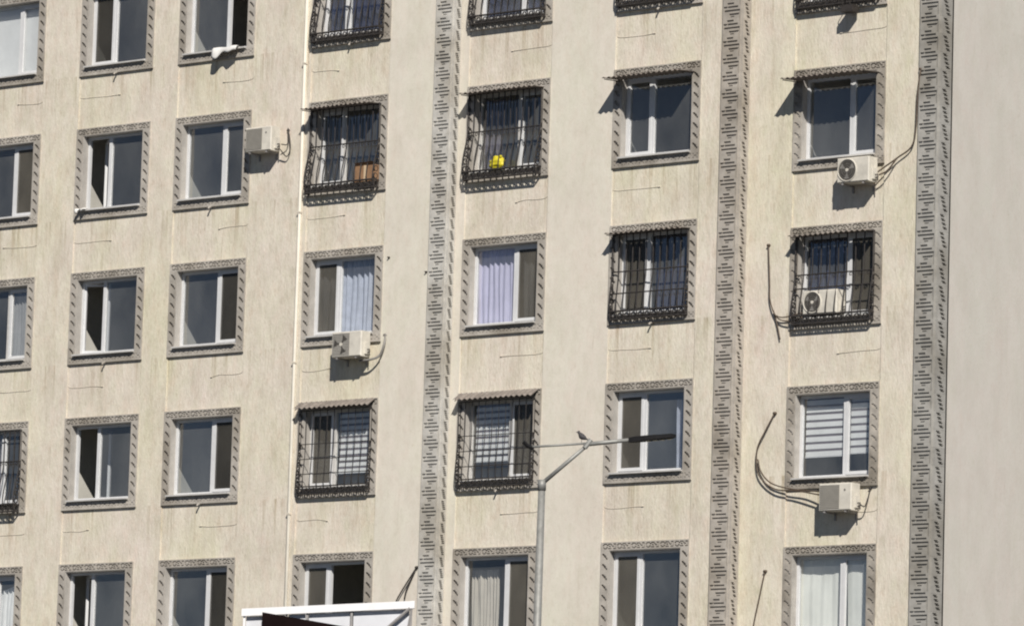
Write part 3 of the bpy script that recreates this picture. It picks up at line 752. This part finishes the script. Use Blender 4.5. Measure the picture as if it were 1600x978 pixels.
# ------------------------------------------------------------------ street lamp with bird
t = thing('street_lamp', 'grey steel street lamp with forked arm and flat black luminaire', 'street lamp', (14.07, -14.83, 0))
b0 = Vector((14.07, -14.83, 0)); V = lambda x, y, z: tuple(Vector((x, y, z))-b0)
build('pole', MB().tube([(0,0,0),(0,0,4),(0.03,0.0,9.55)], [.095,.075,.054], 12), M_lamp, t, smooth=True)
build('base_plate', MB().box(-.2, .2, -.2, .2, 0, .03), M_lamp, t)
build('pole_cap', MB().tube([(.03,0,9.5),(.03,0,9.66)], [.066,.062], 12), M_lamp, t, smooth=True)
build('diagonal_arm', MB().tube([(.03,0,9.60), V(14.72,-14.50,10.21)], [.034,.028], 8), M_lamp, t, smooth=True)
build('lamp_arm', MB().tube([V(14.66,-14.55,10.20), V(14.95,-14.32,10.25), V(15.26,-14.08,10.30)], [.034,.034,.030], 8), M_lamp, t, smooth=True)
build('balance_rod', MB().tube([V(14.72,-14.50,10.225), V(14.02,-15.06,10.14)], .018, 8), M_lamp, t, smooth=True)
build('clamp', MB().tube([V(14.68,-14.54,10.15), V(14.75,-14.48,10.28)], .04, 8), M_lamp, t)
build('end_hook', MB().tube([V(14.06,-15.02,10.12), V(13.99,-15.08,10.16), V(13.95,-15.12,10.22)], .035, 6), M_lum, t)
lu = MB(); a = Vector(V(15.20,-14.13,10.29)); e = Vector(V(15.77,-13.69,10.375)); d = (e-a); side = d.cross(Vector((0,0,1))).normalized()*.10
secs = [(0,.35,.070),(.12,.7,.080),(.35,1.25,.075),(.9,1.25,.055),(1.0,.8,.030)]
for f_, ws, hh in secs:
    p = a+d*f_
    for s1, s2 in ((-1,-1),(1,-1),(1,1),(-1,1)): lu.v.append(tuple(p+side*ws*s1+Vector((0,0,hh*.5*s2))))
for i in range(len(secs)-1):
    for k in range(4): lu.f.append((i*4+k, i*4+(k+1) % 4, i*4+4+(k+1) % 4, i*4+4+k))
lu.f += [(3,2,1,0), (16,17,18,19)]
lum = build('luminaire', lu, M_lum, t)
for k in range(4):
    p = a+d*(.42+.15*k)-Vector((0,0,.038)); build('lens', MB().box(p.x-.03, p.x+.03, p.y-.03, p.y+.03, p.z-.012, p.z), M_led, lum)
bp_ = Vector((14.64, -14.57, 10.235))
t = thing('bird', 'small dark bird perched on the street lamp arm', 'bird', tuple(bp_))
prof = [((-.115,0,.035),.004,.020),((-.075,0,.052),.012,.026),((-.045,0,.068),.030,.032),((-.01,0,.085),.042,.040),((.02,0,.105),.040,.038),((.036,0,.130),.026,.026),((.044,0,.150),.024,.023),((.056,0,.160),.020,.018),((.070,0,.158),.008,.008),((.092,0,.152),.002,.002)]
b = MB(); n = 10; dirx = Vector((cy, -sy, 0)).normalized()*-1; dirs = Vector((-dirx.y, dirx.x, 0))
for (c0, rz_, rw) in prof:
    for k in range(n):
        w = 2*math.pi*k/n
        b.v.append(tuple(dirx*(c0[0]-rz_*.5*math.sin(w)) + dirs*(rw*math.cos(w)) + Vector((0,0,c0[2]+rz_*math.sin(w)))))
for i in range(len(prof)-1):
    for k in range(n): b.f.append((i*n+k, i*n+(k+1) % n, (i+1)*n+(k+1) % n, (i+1)*n+k))
b.f += [tuple(reversed(range(n))), tuple((len(prof)-1)*n+k for k in range(n))]
build('body', b, M_bird, t, smooth=True)
for s in (-1, 1):
    p = dirs*.014*s; build('leg', MB().tube([tuple(p+Vector((0,0,-.012))), tuple(p+Vector((0,0,.055)))], .0035, 5), M_bird, t)

# ------------------------------------------------------------------ sign frame at the bottom edge
S0 = Vector((2.47, -8.52, 0)); ex = Vector((4.80-2.47, -6.68+8.52, 0)); SWd = ex.length; ex.normalize()
t = thing('billboard_frame', 'white billboard frame with pale sheets and a slanted maroon board', 'billboard', tuple(S0)); t.rotation_euler.z = math.atan2(ex.y, ex.x)
ZS = 8.50
def shear(b, k=.075):      # the frame climbs to the right
    b.v = [(x, y, z+k*x) for x, y, z in b.v]; return b
build('top_rail', shear(MB().box(-.03, SWd+.03, -.06, .06, ZS-.13, ZS), .075), M_signw, t)
for i, x in enumerate((.02, .76, 1.12, 1.90, SWd-.03)):
    build('post', MB().box(x-.02, x+.02, -.02, .04, 0 if i in (0, 4) else 6.2, ZS-.13+.075*x), M_signg if i else M_signw, t)
for i, (xa, xb) in enumerate(((.05, .73), (.79, 1.09), (1.15, 1.87), (1.93, SWd-.06))):
    build('sheet', shear(MB().box(xa, xb, .045, .06, 6.4, ZS-.135), .075), M_signp, t)
build('brace', MB().tube([(SWd-.05, -.05, ZS+.075*SWd-.13), (SWd-1.35, -.05, 7.4)], .028, 6), M_signg, t)
build('brace', MB().tube([(SWd-.02, -.05, ZS+.075*SWd-.14), (SWd-.38, -.05, 6.4)], .020, 6), M_signg, t)
build('lower_rail', MB().box(0, SWd, -.05, .03, 6.2, 6.3), M_signw, t)
mb = MB(); pts = [(.34, 6.3), (2.9, 6.3), (2.9, 8.07), (.34, 8.44)]
for yy in (-.16, -.11):
    for x, z in pts: mb.v.append((x, yy, z))
mb.f += [(0,1,2,3), (7,6,5,4), (0,4,5,1), (1,5,6,2), (2,6,7,3), (3,7,4,0)]
build('slanted_board', mb, M_maroon, t)
